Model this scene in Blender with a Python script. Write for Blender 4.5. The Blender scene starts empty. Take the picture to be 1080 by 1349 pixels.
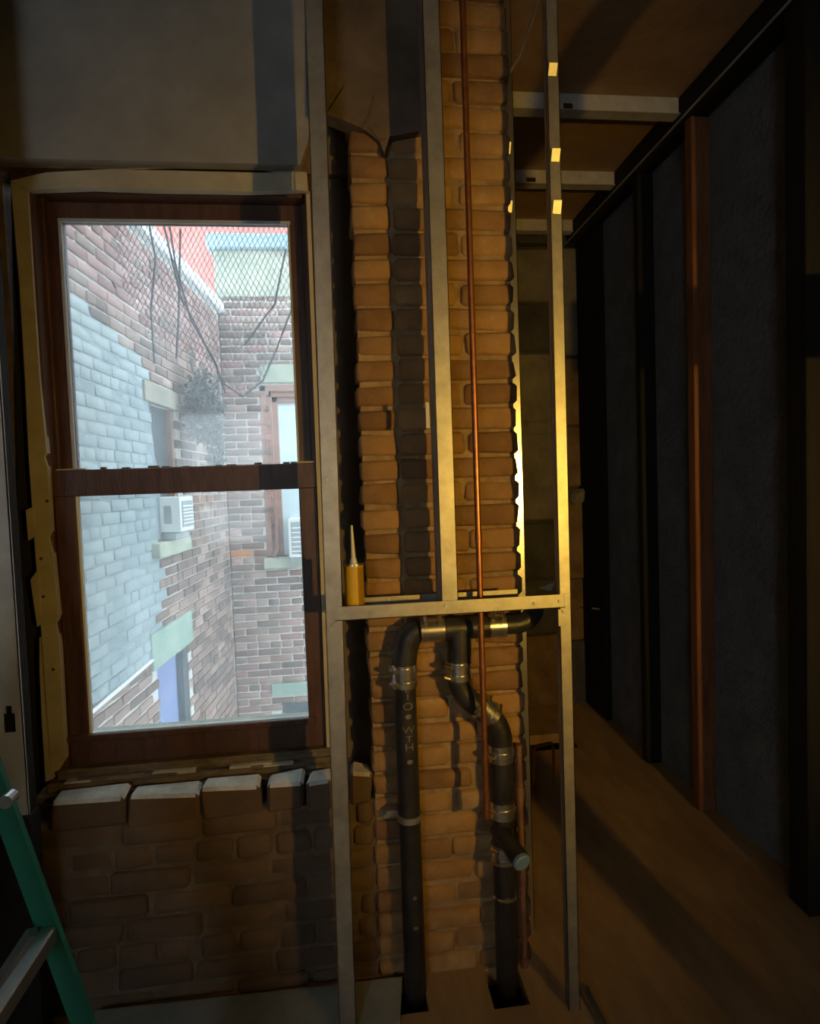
import bpy, math, random
from mathutils import Vector, Matrix
random.seed(7)
scene = bpy.context.scene
COL = scene.collection

# ------------------------------------------------------------------ camera
F_PX, CX, CY, EYE = 796.0, 540.0, 674.5, 1.35
dY = Vector((450 - CX, -(640 - CY), -F_PX)).normalized()
dZ = Vector((1, 0.035, 0)).cross(dY).normalized()
if dZ.y < 0:
    dZ = -dZ
dX = dY.cross(dZ)
R = Matrix((dX, dY, dZ))                      # camera axes -> world axes
cam = bpy.data.cameras.new('camera')
cam.sensor_fit = 'HORIZONTAL'
cam.sensor_width = 36
cam.lens = F_PX / 1080 * 36
cam.clip_start = 0.02
cam_ob = bpy.data.objects.new('camera', cam)
cam_ob.matrix_world = Matrix.Translation((0, 0, EYE)) @ R.to_4x4()
COL.objects.link(cam_ob)
scene.camera = cam_ob
C0 = Vector((0, 0, EYE))

# ------------------------------------------------------------------ world, light, exposure
world = bpy.data.worlds.new('overcast_sky')
scene.world = world
world.use_nodes = True
wb = world.node_tree.nodes['Background']
wb.inputs[0].default_value = (0.80, 0.91, 1.0, 1)
wb.inputs[1].default_value = 5.1
LAMP = Vector((1.2, -0.7, 1.31))
sp = bpy.data.lights.new('work_light', 'SPOT')
sp.energy = 125
sp.color = (1.0, 0.58, 0.08)
sp.shadow_soft_size = 0.018
sp.spot_size = math.radians(72)
sp.spot_blend = 1.0
sp_ob = bpy.data.objects.new('work_light', sp)
sp_ob.location = LAMP
sp_ob.rotation_euler = (Vector((0.62, 1.62, 1.34)) - LAMP).to_track_quat('-Z', 'Y').to_euler()
COL.objects.link(sp_ob)
vs = scene.view_settings
vs.view_transform = 'Standard'
vs.look = 'None'
vs.exposure = 0.0
vs.gamma = 1.0
vs.use_curve_mapping = False
scene.cycles.max_bounces = 8
scene.cycles.transparent_max_bounces = 12
scene.cycles.sample_clamp_indirect = 4.0

# ------------------------------------------------------------------ helpers
def ray(px, py):
    return R @ Vector((px - CX, -(py - CY), -F_PX))
def P(px, py, Y):
    d = ray(px, py); return C0 + d * (Y / d.y)
def PZ(px, py, Z):
    d = ray(px, py); return C0 + d * ((Z - EYE) / d.z)
def PPL(px, py, p0, nrm):
    d = ray(px, py); return C0 + d * ((p0 - C0).dot(nrm) / d.dot(nrm))
def proj(p):
    c = R.transposed() @ (Vector(p) - C0)
    return (CX + F_PX * c.x / -c.z, CY - F_PX * c.y / -c.z)

def tag(o, label=None, cat=None, group=None, kind=None):
    if label: o['label'] = label
    if cat: o['category'] = cat
    if group: o['group'] = group
    if kind: o['kind'] = kind
    return o
_AT = {}
def parent(o, p):
    if p is not None:
        o.parent = p
        base = _AT.get(p.name)
        if base is not None:
            o.matrix_parent_inverse = Matrix.Translation(-base)
    return o
def empty(name, loc, label=None, cat=None, group=None, kind=None):
    o = bpy.data.objects.new(name, None)
    o.empty_display_size = 0.05
    COL.objects.link(o)
    o.location = loc
    _AT[o.name] = Vector(loc)
    return tag(o, label, cat, group, kind)
def mesh_ob(name, verts, faces, mat, par=None, smooth=False, recalc=True):
    m = bpy.data.meshes.new(name)
    m.from_pydata([tuple(v) for v in verts], [], faces)
    if recalc:
        import bmesh
        bm = bmesh.new(); bm.from_mesh(m)
        bmesh.ops.recalc_face_normals(bm, faces=bm.faces)
        bm.to_mesh(m); bm.free()
    if smooth:
        m.polygons.foreach_set('use_smooth', [True] * len(m.polygons))
        m.set_sharp_from_angle(angle=math.radians(38))
    if mat: m.materials.append(mat)
    m.update()
    o = bpy.data.objects.new(name, m)
    COL.objects.link(o)
    return parent(o, par)

class MB:
    """collects shapes into one mesh"""
    def __init__(s): s.v = []; s.f = []
    def add(s, v, f):
        k = len(s.v); s.v += [Vector(q) for q in v]; s.f += [tuple(i + k for i in q) for q in f]; return s
    def box(s, a, b, c=0.0, M=None, jit=0.0):
        v, f = chamfer_box(a, b, c, jit)
        if M is not None: v = [M @ Vector(q) for q in v]
        return s.add(v, f)
    def tube(s, pts, r, n=12, cap=True):
        v, f = tube_geo(pts, r, n, cap); return s.add(v, f)
    def prism(s, poly, d):
        k = len(poly); d = Vector(d)
        v = [Vector(p) for p in poly] + [Vector(p) + d for p in poly]
        f = [tuple(range(k)), tuple(range(2 * k - 1, k - 1, -1))] + [(i, (i + 1) % k, (i + 1) % k + k, i + k) for i in range(k)]
        return s.add(v, f)
    def build(s, name, mat, par=None, smooth=False):
        return mesh_ob(name, s.v, s.f, mat, par, smooth)

def chamfer_box(a, b, c=0.0, jit=0.0):
    a = Vector(a); b = Vector(b)
    lo = Vector([min(a[i], b[i]) for i in range(3)]); hi = Vector([max(a[i], b[i]) for i in range(3)])
    if c <= 0:
        v = [(x, y, z) for x in (lo.x, hi.x) for y in (lo.y, hi.y) for z in (lo.z, hi.z)]
        f = [(0, 1, 3, 2), (4, 6, 7, 5), (0, 4, 5, 1), (2, 3, 7, 6), (0, 2, 6, 4), (1, 5, 7, 3)]
        return v, f
    c = min(c, 0.45 * min(hi - lo))
    v = []; idx = {}
    for i in (0, 1):
        for j in (0, 1):
            for k in (0, 1):
                q = Vector((hi.x if i else lo.x, hi.y if j else lo.y, hi.z if k else lo.z))
                s = Vector((-1 if i else 1, -1 if j else 1, -1 if k else 1))
                o = Vector([random.uniform(-jit, jit) for _ in range(3)])
                for ax in range(3):
                    w = q.copy()
                    for t in range(3):
                        if t != ax: w[t] += s[t] * c
                    idx[(i, j, k, ax)] = len(v); v.append(w + o)
    f = []
    for s_ in (0, 1):
        f.append(tuple(idx[(s_, j, k, 0)] for j, k in ((0, 0), (1, 0), (1, 1), (0, 1))))
        f.append(tuple(idx[(i, s_, k, 1)] for i, k in ((0, 0), (1, 0), (1, 1), (0, 1))))
        f.append(tuple(idx[(i, j, s_, 2)] for i, j in ((0, 0), (1, 0), (1, 1), (0, 1))))
    for j in (0, 1):
        for k in (0, 1):
            f.append((idx[(0, j, k, 1)], idx[(1, j, k, 1)], idx[(1, j, k, 2)], idx[(0, j, k, 2)]))
            f.append((idx[(j, 0, k, 0)], idx[(j, 1, k, 0)], idx[(j, 1, k, 2)], idx[(j, 0, k, 2)]))
            f.append((idx[(j, k, 0, 0)], idx[(j, k, 1, 0)], idx[(j, k, 1, 1)], idx[(j, k, 0, 1)]))
    for i in (0, 1):
        for j in (0, 1):
            for k in (0, 1):
                f.append(tuple(idx[(i, j, k, a_)] for a_ in range(3)))
    return v, f

def tube_geo(pts, r, n=12, cap=True):
    pts = [Vector(p) for p in pts]
    rr = r if isinstance(r, (list, tuple)) else [r] * len(pts)
    v = []; f = []
    t0 = (pts[1] - pts[0]).normalized()
    up = Vector((0, 0, 1)) if abs(t0.z) < 0.9 else Vector((0, -1, 0))
    a = t0.cross(up).normalized()
    for i, p in enumerate(pts):
        if i == 0: t = t0
        elif i == len(pts) - 1: t = (pts[i] - pts[i - 1]).normalized()
        else: t = ((pts[i] - pts[i - 1]).normalized() + (pts[i + 1] - pts[i]).normalized()).normalized()
        a = (a - t * a.dot(t)).normalized()
        b = t.cross(a)
        for k in range(n):
            w = 2 * math.pi * k / n
            v.append(p + (a * math.cos(w) + b * math.sin(w)) * rr[i])
    for i in range(len(pts) - 1):
        for k in range(n):
            f.append((i * n + k, i * n + (k + 1) % n, (i + 1) * n + (k + 1) % n, (i + 1) * n + k))
    if cap:
        f.append(tuple(range(n))); f.append(tuple(range((len(pts) - 1) * n, len(pts) * n)))
    return v, f
def arc(p0, p1, p2, n=8):
    """quadratic bend p0 -> p2 rounding the corner p1"""
    p0, p1, p2 = Vector(p0), Vector(p1), Vector(p2)
    out = []
    for i in range(n + 1):
        t = i / n
        w = 0.80
        q0, q1 = (1 - t) ** 2, t ** 2
        m = 2 * t * (1 - t) * w
        out.append((p0 * q0 + p1 * m + p2 * q1) / (q0 + q1 + m))
    return out
def box(name, a, b, mat, par=None, c=0.0, jit=0.0):
    return MB().box(a, b, c, jit=jit).build(name, mat, par)

# ------------------------------------------------------------------ materials
def new_mat(name):
    m = bpy.data.materials.new(name); m.use_nodes = True
    nt = m.node_tree; nt.nodes.clear()
    return m, nt
def N(nt, t, **kw):
    n = nt.nodes.new(t)
    for k, v in kw.items(): setattr(n, k, v)
    return n
def pmat(name, c1, c2, rough=0.8, metal=0.0, scale=8.0, bump=0.2, bscale=60.0, c3=None, rnd=0.0, stretch=(1, 1, 1), contrast=0.3, spec=0.5, bdist=0.004):
    """noise-mottled principled material; rnd blends in a per-piece random shade"""
    m, nt = new_mat(name)
    L = nt.links.new
    out = N(nt, 'ShaderNodeOutputMaterial'); b = N(nt, 'ShaderNodeBsdfPrincipled')
    L(b.outputs[0], out.inputs[0])
    b.inputs['Roughness'].default_value = rough; b.inputs['Metallic'].default_value = metal
    b.inputs['Specular IOR Level'].default_value = spec
    g = N(nt, 'ShaderNodeNewGeometry')
    mp = N(nt, 'ShaderNodeMapping'); mp.inputs['Scale'].default_value = stretch
    L(g.outputs['Position'], mp.inputs[0])
    n1 = N(nt, 'ShaderNodeTexNoise'); n1.inputs['Scale'].default_value = scale; n1.inputs['Detail'].default_value = 6; n1.inputs['Roughness'].default_value = 0.62
    L(mp.outputs[0], n1.inputs['Vector'])
    val = n1.outputs['Fac']
    if rnd > 0:
        oi = N(nt, 'ShaderNodeObjectInfo')
        ad = N(nt, 'ShaderNodeMath', operation='ADD'); L(oi.outputs['Random'], ad.inputs[0]); L(g.outputs['Random Per Island'], ad.inputs[1])
        fr = N(nt, 'ShaderNodeMath', operation='FRACT'); L(ad.outputs[0], fr.inputs[0])
        mx = N(nt, 'ShaderNodeMath', operation='MULTIPLY_ADD'); L(fr.outputs[0], mx.inputs[0]); mx.inputs[1].default_value = rnd; 
        sb = N(nt, 'ShaderNodeMath', operation='SUBTRACT'); L(val, sb.inputs[0]); sb.inputs[1].default_value = rnd / 2
        L(sb.outputs[0], mx.inputs[2]); val = mx.outputs[0]
    r = N(nt, 'ShaderNodeValToRGB')
    e = r.color_ramp.elements
    e[0].position = 0.5 - contrast / 2 - 0.02; e[0].color = (*c1, 1); e[1].position = 0.5 + contrast / 2; e[1].color = (*c2, 1)
    if c3:
        q = e.new(0.5 + contrast * 0.8); q.color = (*c3, 1)
    L(val, r.inputs[0]); L(r.outputs[0], b.inputs['Base Color'])
    if bump > 0:
        n2 = N(nt, 'ShaderNodeTexNoise'); n2.inputs['Scale'].default_value = bscale; n2.inputs['Detail'].default_value = 5
        L(mp.outputs[0], n2.inputs['Vector'])
        bp = N(nt, 'ShaderNodeBump'); bp.inputs['Strength'].default_value = bump; bp.inputs['Distance'].default_value = bdist
        L(n2.outputs['Fac'], bp.inputs['Height']); L(bp.outputs[0], b.inputs['Normal'])
    return m

M = {}
M['brick'] = pmat('old_brick', (.19, .10, .042), (.37, .215, .088), .9, scale=14, rnd=.65, bump=.8, bscale=70, c3=(.45, .30, .15), contrast=.6)
M['mortar'] = pmat('lime_mortar', (.20, .13, .065), (.38, .27, .145), .95, scale=18, bump=.8, bscale=90)
M['brick_low'] = pmat('dark_brick', (.10, .064, .040), (.17, .11, .068), .92, scale=9, rnd=.35, bump=.7, bscale=60, c3=(.17, .12, .08), contrast=.5)  # darker tone than the pier brick
M['mortar_low'] = pmat('dark_mortar', (.10, .07, .047), (.18, .13, .088), .95, scale=14, bump=.8, bscale=90)  # darker tone than the pier mortar
M['ledge'] = pmat('dusty_lit_brick', (.38, .36, .31), (.62, .59, .52), .95, scale=16, bump=.6, bscale=60)
M['plaster'] = pmat('grey_plaster', (.24, .23, .22), (.34, .325, .31), .95, scale=5, bump=.4, bscale=30)
M['plaster_brown'] = pmat('brown_plaster', (.085, .06, .042), (.17, .125, .085), .95, scale=7, bump=.5, bscale=40)
M['galv'] = pmat('galvanised_steel', (.34, .33, .30), (.50, .49, .45), .44, .78, scale=25, bump=.08, bscale=120, contrast=.4)
M['galv_matt'] = pmat('matt_galvanised_steel', (.58, .56, .50), (.74, .72, .66), .5, .15, scale=20, bump=.08, bscale=100)
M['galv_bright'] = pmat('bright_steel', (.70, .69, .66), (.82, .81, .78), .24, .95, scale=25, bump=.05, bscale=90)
M['galv_dull'] = pmat('dull_galvanised_steel', (.42, .43, .44), (.56, .57, .58), .5, .25, scale=9, bump=.08, bscale=60)
M['stainless'] = pmat('stainless_band', (.58, .57, .54), (.74, .73, .70), .26, .95, scale=40, bump=.1, bscale=200)
M['castiron'] = pmat('cast_iron', (.012, .012, .014), (.035, .033, .034), .42, .0, scale=20, bump=.25, bscale=150)
M['rubber'] = pmat('black_rubber', (.012, .012, .013), (.022, .022, .024), .6, scale=20, bump=0)
M['stencil'] = pmat('grey_stencil_ink', (.11, .10, .085), (.24, .22, .19), .8, scale=60, bump=0)
M['copper'] = pmat('copper', (.40, .14, .055), (.60, .25, .11), .36, .85, scale=30, bump=.05)
M['copper_dull'] = pmat('tarnished_copper', (.16, .08, .05), (.28, .15, .10), .6, .4, scale=14, bump=.15)
M['wood_dark'] = pmat('brown_stained_wood', (.055, .025, .015), (.105, .048, .028), .45, scale=9, bump=.25, bscale=40, stretch=(6, 6, 1))
M['wood_chip'] = pmat('flaking_sill_wood', (.05, .035, .02), (.22, .17, .11), .8, scale=16, bump=.7, bscale=50, stretch=(1, 5, 5), c3=(.34, .29, .20), contrast=.4)
M['cream'] = pmat('cream_paint', (.38, .335, .235), (.50, .45, .33), .6, scale=10, bump=.2, bscale=40, c3=(.40, .32, .20))
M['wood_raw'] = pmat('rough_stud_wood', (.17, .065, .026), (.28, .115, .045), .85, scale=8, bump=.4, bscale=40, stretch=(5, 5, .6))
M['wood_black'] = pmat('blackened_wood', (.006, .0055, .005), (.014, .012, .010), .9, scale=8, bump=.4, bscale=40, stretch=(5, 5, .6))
M['wood_brace'] = pmat('brown_trim_wood', (.03, .016, .010), (.06, .032, .02), .85, scale=9, bump=.5, bscale=40, stretch=(5, 5, 1))
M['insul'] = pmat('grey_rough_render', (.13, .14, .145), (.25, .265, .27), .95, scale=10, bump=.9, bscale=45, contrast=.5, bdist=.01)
M['floor'] = pmat('worn_subfloor', (.34, .21, .095), (.50, .32, .15), .8, scale=4, bump=.25, bscale=50, stretch=(3, .8, 1))
M['floor_pale'] = pmat('pale_dusty_board', (.30, .32, .30), (.44, .46, .43), .9, scale=9, bump=.3, bscale=50)
M['ceil'] = pmat('brown_ceiling', (.32, .20, .10), (.48, .31, .16), .95, scale=3.5, bump=.6, bscale=14, bdist=.012)
M['void'] = pmat('dark_void', (.008, .007, .006), (.012, .010, .009), 1.0, bump=0)
M['block_grey'] = pmat('cement_render', (.14, .125, .105), (.25, .23, .19), .95, scale=6, bump=.4, bscale=40)
M['block_dark'] = pmat('dark_cement_render', (.05, .048, .045), (.10, .095, .085), .95, scale=6, bump=.4, bscale=40)
M['block_brown'] = pmat('brown_stone', (.12, .075, .035), (.24, .16, .08), .95, scale=7, bump=.7, bscale=35)
M['tube_yellow'] = pmat('yellow_label', (.62, .36, .01), (.74, .46, .02), .35, scale=10, bump=0)
M['tube_ochre'] = pmat('ochre_print', (.30, .17, .01), (.38, .22, .015), .35, scale=10, bump=0)
M['plastic_clear'] = pmat('pale_plastic', (.55, .55, .52), (.66, .66, .63), .3, scale=10, bump=0)
M['blue_cap'] = pmat('blue_plastic', (.10, .19, .30), (.14, .25, .37), .5, scale=10, bump=0)
M['ladder'] = pmat('green_fibreglass', (.012, .22, .15), (.025, .31, .21), .45, scale=12, bump=.1, bscale=60, c3=(.12, .38, .29), contrast=.55)
M['alu'] = pmat('aluminium', (.45, .45, .44), (.58, .58, .57), .35, .8, scale=15, bump=.05)
# outside
M['x_brick'] = pmat('courtyard_brick', (.15, .105, .09), (.36, .25, .21), .9, scale=5, rnd=.6, bump=.4, bscale=40, c3=(.44, .36, .31), contrast=.55)
M['x_brick_red'] = pmat('courtyard_red_brick', (.26, .145, .13), (.42, .26, .235), .9, scale=5, rnd=.6, bump=.4, bscale=40, c3=(.50, .34, .30), contrast=.55)
M['x_brick_orange'] = pmat('orange_brick', (.55, .20, .09), (.62, .26, .12), .9, scale=9, bump=.4)
M['x_mortar'] = pmat('pale_mortar', (.52, .50, .47), (.72, .70, .67), .95, scale=9, bump=.3)
M['x_mortar_dim'] = pmat('weathered_mortar', (.30, .29, .27), (.46, .45, .42), .95, scale=6, bump=.3)
M['x_paint'] = pmat('blue_grey_masonry_paint', (.26, .325, .345), (.37, .43, .445), .75, scale=2.5, rnd=.22, bump=.3, bscale=30)
M['x_paint_joint'] = pmat('blue_grey_painted_joint', (.22, .28, .30), (.30, .36, .38), .8, scale=2.5, bump=.3)
M['x_stucco'] = pmat('ochre_grey_stucco', (.30, .32, .26), (.47, .47, .37), .95, scale=5, bump=.4)
M['x_cap'] = pmat('blue_grey_metal_cap', (.25, .36, .42), (.36, .48, .53), .6, scale=4, bump=.1)
M['x_stone'] = pmat('greenish_brownstone', (.30, .34, .27), (.50, .52, .41), .9, scale=5, bump=.5)
M['x_stone_dim'] = pmat('weathered_brownstone', (.24, .22, .18), (.36, .33, .27), .9, scale=5, bump=.5)
M['x_stone_green'] = pmat('mossy_stone', (.24, .33, .28), (.36, .45, .38), .9, scale=5, bump=.5)
M['x_red'] = pmat('red_painted_wall', (.60, .20, .165), (.70, .27, .23), .8, scale=2, bump=.1)
M['x_coping'] = pmat('white_coping', (.72, .76, .76), (.84, .87, .87), .8, scale=6, bump=.2)
M['x_frame'] = pmat('faded_brown_window_frame', (.30, .17, .13), (.42, .25, .20), .6, scale=8, bump=.1)
M['x_shade'] = pmat('pale_blue_window_shade', (.58, .70, .74), (.68, .79, .83), .7, scale=3, bump=0)
M['x_dark'] = pmat('dark_opening', (.06, .075, .085), (.10, .12, .13), .4, scale=3, bump=0)
M['x_blue'] = pmat('blue_door_paint', (.16, .21, .40), (.24, .29, .50), .7, scale=6, bump=.2)
M['x_white'] = pmat('white_appliance_casing', (.72, .74, .74), (.82, .84, .84), .5, scale=6, bump=0)
M['x_grille'] = pmat('grey_grille', (.30, .33, .34), (.40, .43, .44), .6, scale=20, bump=0)
M['x_plant'] = pmat('dry_ivy', (.07, .08, .085), (.17, .18, .175), .9, scale=10, bump=0)
M['x_net'] = pmat('black_net', (.02, .022, .03), (.035, .036, .045), .8, scale=10, bump=0)
M['x_ground'] = pmat('courtyard_concrete', (.25, .26, .25), (.38, .39, .37), .95, scale=3, bump=.3)

def glass_mat(name, haze, col):
    m, nt = new_mat(name); L = nt.links.new
    out = N(nt, 'ShaderNodeOutputMaterial')
    tr = N(nt, 'ShaderNodeBsdfTransparent'); tr.inputs[0].default_value = (.93, .97, .97, 1)
    tl = N(nt, 'ShaderNodeBsdfTranslucent'); tl.inputs[0].default_value = (*col, 1)
    gl = N(nt, 'ShaderNodeBsdfGlossy'); gl.inputs['Roughness'].default_value = .05
    g = N(nt, 'ShaderNodeNewGeometry')
    n = N(nt, 'ShaderNodeTexNoise'); n.inputs['Scale'].default_value = 5; n.inputs['Detail'].default_value = 6
    L(g.outputs['Position'], n.inputs['Vector'])
    mr = N(nt, 'ShaderNodeMapRange'); mr.inputs[1].default_value = .3; mr.inputs[2].default_value = .7
    mr.inputs[3].default_value = haze * .7; mr.inputs[4].default_value = haze * 1.3
    L(n.outputs['Fac'], mr.inputs[0])
    m1 = N(nt, 'ShaderNodeMixShader'); L(mr.outputs[0], m1.inputs[0]); L(tr.outputs[0], m1.inputs[1]); L(tl.outputs[0], m1.inputs[2])
    m2 = N(nt, 'ShaderNodeMixShader'); m2.inputs[0].default_value = .03; L(m1.outputs[0], m2.inputs[1]); L(gl.outputs[0], m2.inputs[2])
    L(m2.outputs[0], out.inputs[0])
    return m
M['glass'] = glass_mat('dusty_window_glass', .15, (.86, .95, 1.0))

# ------------------------------------------------------------------ brick laying
_bc = {}
def brick_mesh(l, h, d, mats, chamfer=.006, jit=.0025, variants=4):
    key = (round(l, 3), round(h, 3), round(d, 3), tuple(m.name for m in mats), random.randrange(variants))
    if key not in _bc:
        v, f = chamfer_box((-l / 2, -d / 2, -h / 2), (l / 2, d / 2, h / 2), chamfer, jit)
        me = bpy.data.meshes.new('brick')
        import bmesh
        me.from_pydata([tuple(q) for q in v], [], f)
        bm = bmesh.new(); bm.from_mesh(me); bmesh.ops.recalc_face_normals(bm, faces=bm.faces); bm.to_mesh(me); bm.free()
        for m in mats: me.materials.append(m)
        me.polygons.foreach_set('use_smooth', [True] * len(me.polygons))
        _bc[key] = me
    return _bc[key]
def place_brick(par, pos, ang, l, h, d, mat, proud=0.003, chamfer=.006, jit=.0025, name='brick'):
    o = bpy.data.objects.new(name, brick_mesh(l, h, d, [mat], chamfer, jit))
    COL.objects.link(o)
    o.location = pos
    o.rotation_euler = (random.uniform(-.01, .01), random.uniform(-.008, .008), ang + random.uniform(-.01, .01))
    return parent(o, par)

# ================================================================== SETTING
YP = 1.60            # face of the brick pier and of the wall under the window
XR = 1.44            # right wall
YN = 3.48            # back wall of the niche
XE = 0.495           # right edge of the pier
ZC = 2.79            # ceiling
XL, YB = -1.75, -2.9

# ---- floor with the pipe holes cut out
holes = [(.088, .168, 1.475, 1.592), (.335, .430, 1.455, 1.585), (.90, 1.13, 2.86, 3.04)]
xs = sorted({XL, .16, XR + .15} | {h[0] for h in holes} | {h[1] for h in holes})
ys = sorted({YB, 1.9, YN + .1} | {h[2] for h in holes} | {h[3] for h in holes})
fl = MB()
for i in range(len(xs) - 1):
    for j in range(len(ys) - 1):
        mx_, my_ = (xs[i] + xs[i + 1]) / 2, (ys[j] + ys[j + 1]) / 2
        if any(h[0] < mx_ < h[1] and h[2] < my_ < h[3] for h in holes) or (mx_ < .16 and my_ > 1.9): continue
        fl.box((xs[i], ys[j], -.05), (xs[i + 1], ys[j + 1], 0))
tag(fl.build('floor', M['floor']), 'brown worn wooden subfloor with pipe holes', 'floor', kind='structure')
jv = MB()
for h in holes:
    a, b, c, d = h[0] - .05, h[1] + .05, h[2] - .05, h[3] + .05
    jv.box((a, c, -.34), (b, d, -.32)).box((a, c, -.32), (a + .01, d, -.05)).box((b - .01, c, -.32), (b, d, -.05)).box((a, c, -.32), (b, c + .01, -.05)).box((a, d - .01, -.32), (b, d, -.05))
tag(jv.build('floor_joist_space', M['void']), 'dark cavity below the floor holes', 'floor', kind='structure')

# ---- ceiling
tag(MB().box((XL, YB, ZC), (XR + .3, 1.93, ZC + .12)).box((.15, 1.93, ZC), (XR + .3, YN + .3, ZC + .12)).build('ceiling', M['ceil']), 'brown rough ceiling above the metal channels', 'ceiling', kind='structure')

# ---- right wall with studs
wr = tag(box('wall_right', (XR, YB, -.05), (XR + .15, YN + .3, ZC), M['insul']), 'dark grey rough right wall between timber studs', 'wall', kind='structure')
# ---- left and rear walls of the room (rear opening is added to let in fill daylight)
tag(box('wall_left', (XL - .15, YB, -.05), (XL, 1.9, ZC), M['plaster']), 'grey plaster wall at far left of the room', 'wall', kind='structure')
wrear = MB()
wrear.box((XL, YB - .15, -.05), (-1.65, YB, ZC)).box((-.80, YB - .15, -.05), (XR, YB, ZC)).box((-1.65, YB - .15, -.05), (-.80, YB, .8)).box((-1.65, YB - .15, 2.15), (-.80, YB, ZC))
tag(wrear.build('wall_rear', M['plaster']), 'plain plaster wall behind the camera with an opening added for fill daylight', 'wall', kind='structure')

# ---- niche walls
wn = tag(box('wall_niche', (XE - .3, YN, -.05), (XR + .1, YN + .25, ZC), M['block_dark']), 'patched cement rendered wall at the end of the niche', 'wall', kind='structure')
tag(box('wall_niche_side', (XE - .35, 1.86, -.05), (XE - .02, YN, ZC + .3), M['plaster_brown']), 'brown plastered side wall running behind the brick pier', 'wall', kind='structure')
def npan(px0, py0, px1, py1, mat, t=.03, name='render_patch'):
    a, b = P(px0, py0, YN), P(px1, py1, YN)
    return box(name, (a.x, YN - t, a.z), (b.x, YN + .01, b.z), mat, wn, .008, .004)
npan(676, 331, 728, 399, M['block_grey'], .035)
npan(676, 402, 726, 462, M['block_dark'], .02)
npan(678, 468, 728, 684, M['block_grey'], .03)
npan(690, 556, 719, 573, M['block_grey'], .04)
npan(680, 690, 732, 760, M['block_dark'], .03)
npan(680, 764, 732, 832, M['block_dark'], .022)
npan(676, 838, 748, 925, M['block_brown'], .035)
npan(676, 305, 755, 326, M['block_dark'], .06)
for (a_, b_, c_, d_, mt) in ((736, 330, 772, 470, 'block_grey'), (736, 474, 772, 560, 'block_brown'), (736, 563, 774, 640, 'block_brown'), (738, 645, 775, 760, 'block_brown'), (738, 764, 776, 840, 'block_brown'), (740, 843, 778, 930, 'block_dark')):
    npan(a_, b_, c_, d_, M[mt], random.uniform(.03, .07), 'stone_block')
# broken stone lump
lp = P(762, 655, YN - .07)
v_, f_ = chamfer_box((lp.x - .05, YN - .11, lp.z - .035), (lp.x + .045, YN - .04, lp.z + .04), .02, .012)
mesh_ob('stone_lump', v_, f_, M['block_grey'], wn)

# ---- back wall: under-window brickwork, recess, plaster above
ZL = P(250, 1052, YP + .01).z      # ledge height
ledge_z = .562
wb_ = MB()
wb_.box((XL, YP + .017, -.05), (.06, 1.86, ledge_z - .07))                 # mortar core below the window
wb_.box((XL, 1.745, ledge_z - .07), (-.86, 1.95, 2.2))                    # left of the window
wb_.box((-.045, 1.735, ledge_z - .07), (.06, 1.95, 2.2))                   # right of the window
wb_.box((XL, 1.70, 2.2), (.06, 1.80, ZC))
wb_.box((XL, 1.80, 2.34), (.06, 1.95, ZC))                                 # above the window
wall_back = tag(wb_.build('wall_back', M['mortar_low']), 'window wall with dark brick below and plaster above', 'wall', kind='structure')
H = .0655
def lay(par, x0, x1, z0, z1, yface, mat, patterns, d=.09, gap=.009, chamfer=.008, jit=.0035, dev=.005):
    z = z0; k = 0
    while z < z1 - .02:
        x = x0 + patterns[k % len(patterns)][0]
        for l in patterns[k % len(patterns)][1]:
            a, b = max(x, x0), min(x + l, x1)
            if b - a > .03:
                a += random.uniform(-.003, .003); b += random.uniform(-.003, .003)
                place_brick(par, ((a + b) / 2, yface + d / 2 + random.uniform(-dev, dev), z + H / 2), 0, round((b - a) / .005) * .005, H - gap + random.uniform(-.001, .0), d, mat, chamfer=chamfer, jit=jit)
            x += l + gap
        z += H; k += 1
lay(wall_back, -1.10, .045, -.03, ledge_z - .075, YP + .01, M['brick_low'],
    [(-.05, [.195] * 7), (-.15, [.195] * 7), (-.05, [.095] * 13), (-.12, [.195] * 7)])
# plaster coat above the window
pl = MB()
def pp(pts, Y): return [P(a, b, Y) for a, b in pts]
Ypl = 1.665
poly = [(XL, Ypl, 2.205), (-.075, Ypl, 2.205), (-.055, Ypl, 2.26)] + [tuple(P(a, b, Ypl)) for a, b in ((415, 150), (432, 140), (450, 156), (470, 165), (488, 178))] + [(.12, Ypl, ZC), (XL, Ypl, ZC)]
pl.prism(poly, (0, .06, 0))
pl.build('plaster_coat', M['plaster'], wall_back)
# recess lining right of the window
rc = MB(); rc.box((-.04, 1.722, ledge_z), (.06, 1.74, 2.23), .004)
rc.build('recess_plaster', M['plaster_brown'], wall_back)

# ledge bricks under the sill with tops pale from dust and painted daylight
for (xa, xb) in ((62, 164), (167, 261), (264, 344), (353, 402), (406, 440), (463, 492)):
    yf = YP + .005
    a, b = P(xa, 1052, yf), P(xb, 1046, yf)
    o = MB()
    zt = ledge_z + random.uniform(-.006, .008)
    v, f = chamfer_box((a.x, yf, zt - .082), (b.x - .004, yf + .062, zt), .008, .005)
    for q in v:
        if q[1] > yf + .03: q[2] += .006
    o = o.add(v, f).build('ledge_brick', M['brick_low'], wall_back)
    o.data.materials.append(M['ledge'])                 # upper faces: dust, plus daylight put into the colour
    for p_ in o.data.polygons:
        if p_.normal.z > .6: p_.material_index = 1
# pale floor board against the wall
fb = MB()
fb.prism([tuple(PZ(128, 1337, .004)), tuple(PZ(450, 1302, .004)), tuple(PZ(530, 1292, .004)), (.09, 1.44, .004), (-.74, 1.30, .004)], (0, 0, .012))
tag(fb.build('floor_board', M['floor_pale']), 'pale grey dusty board on the floor below the window', 'board')

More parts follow.
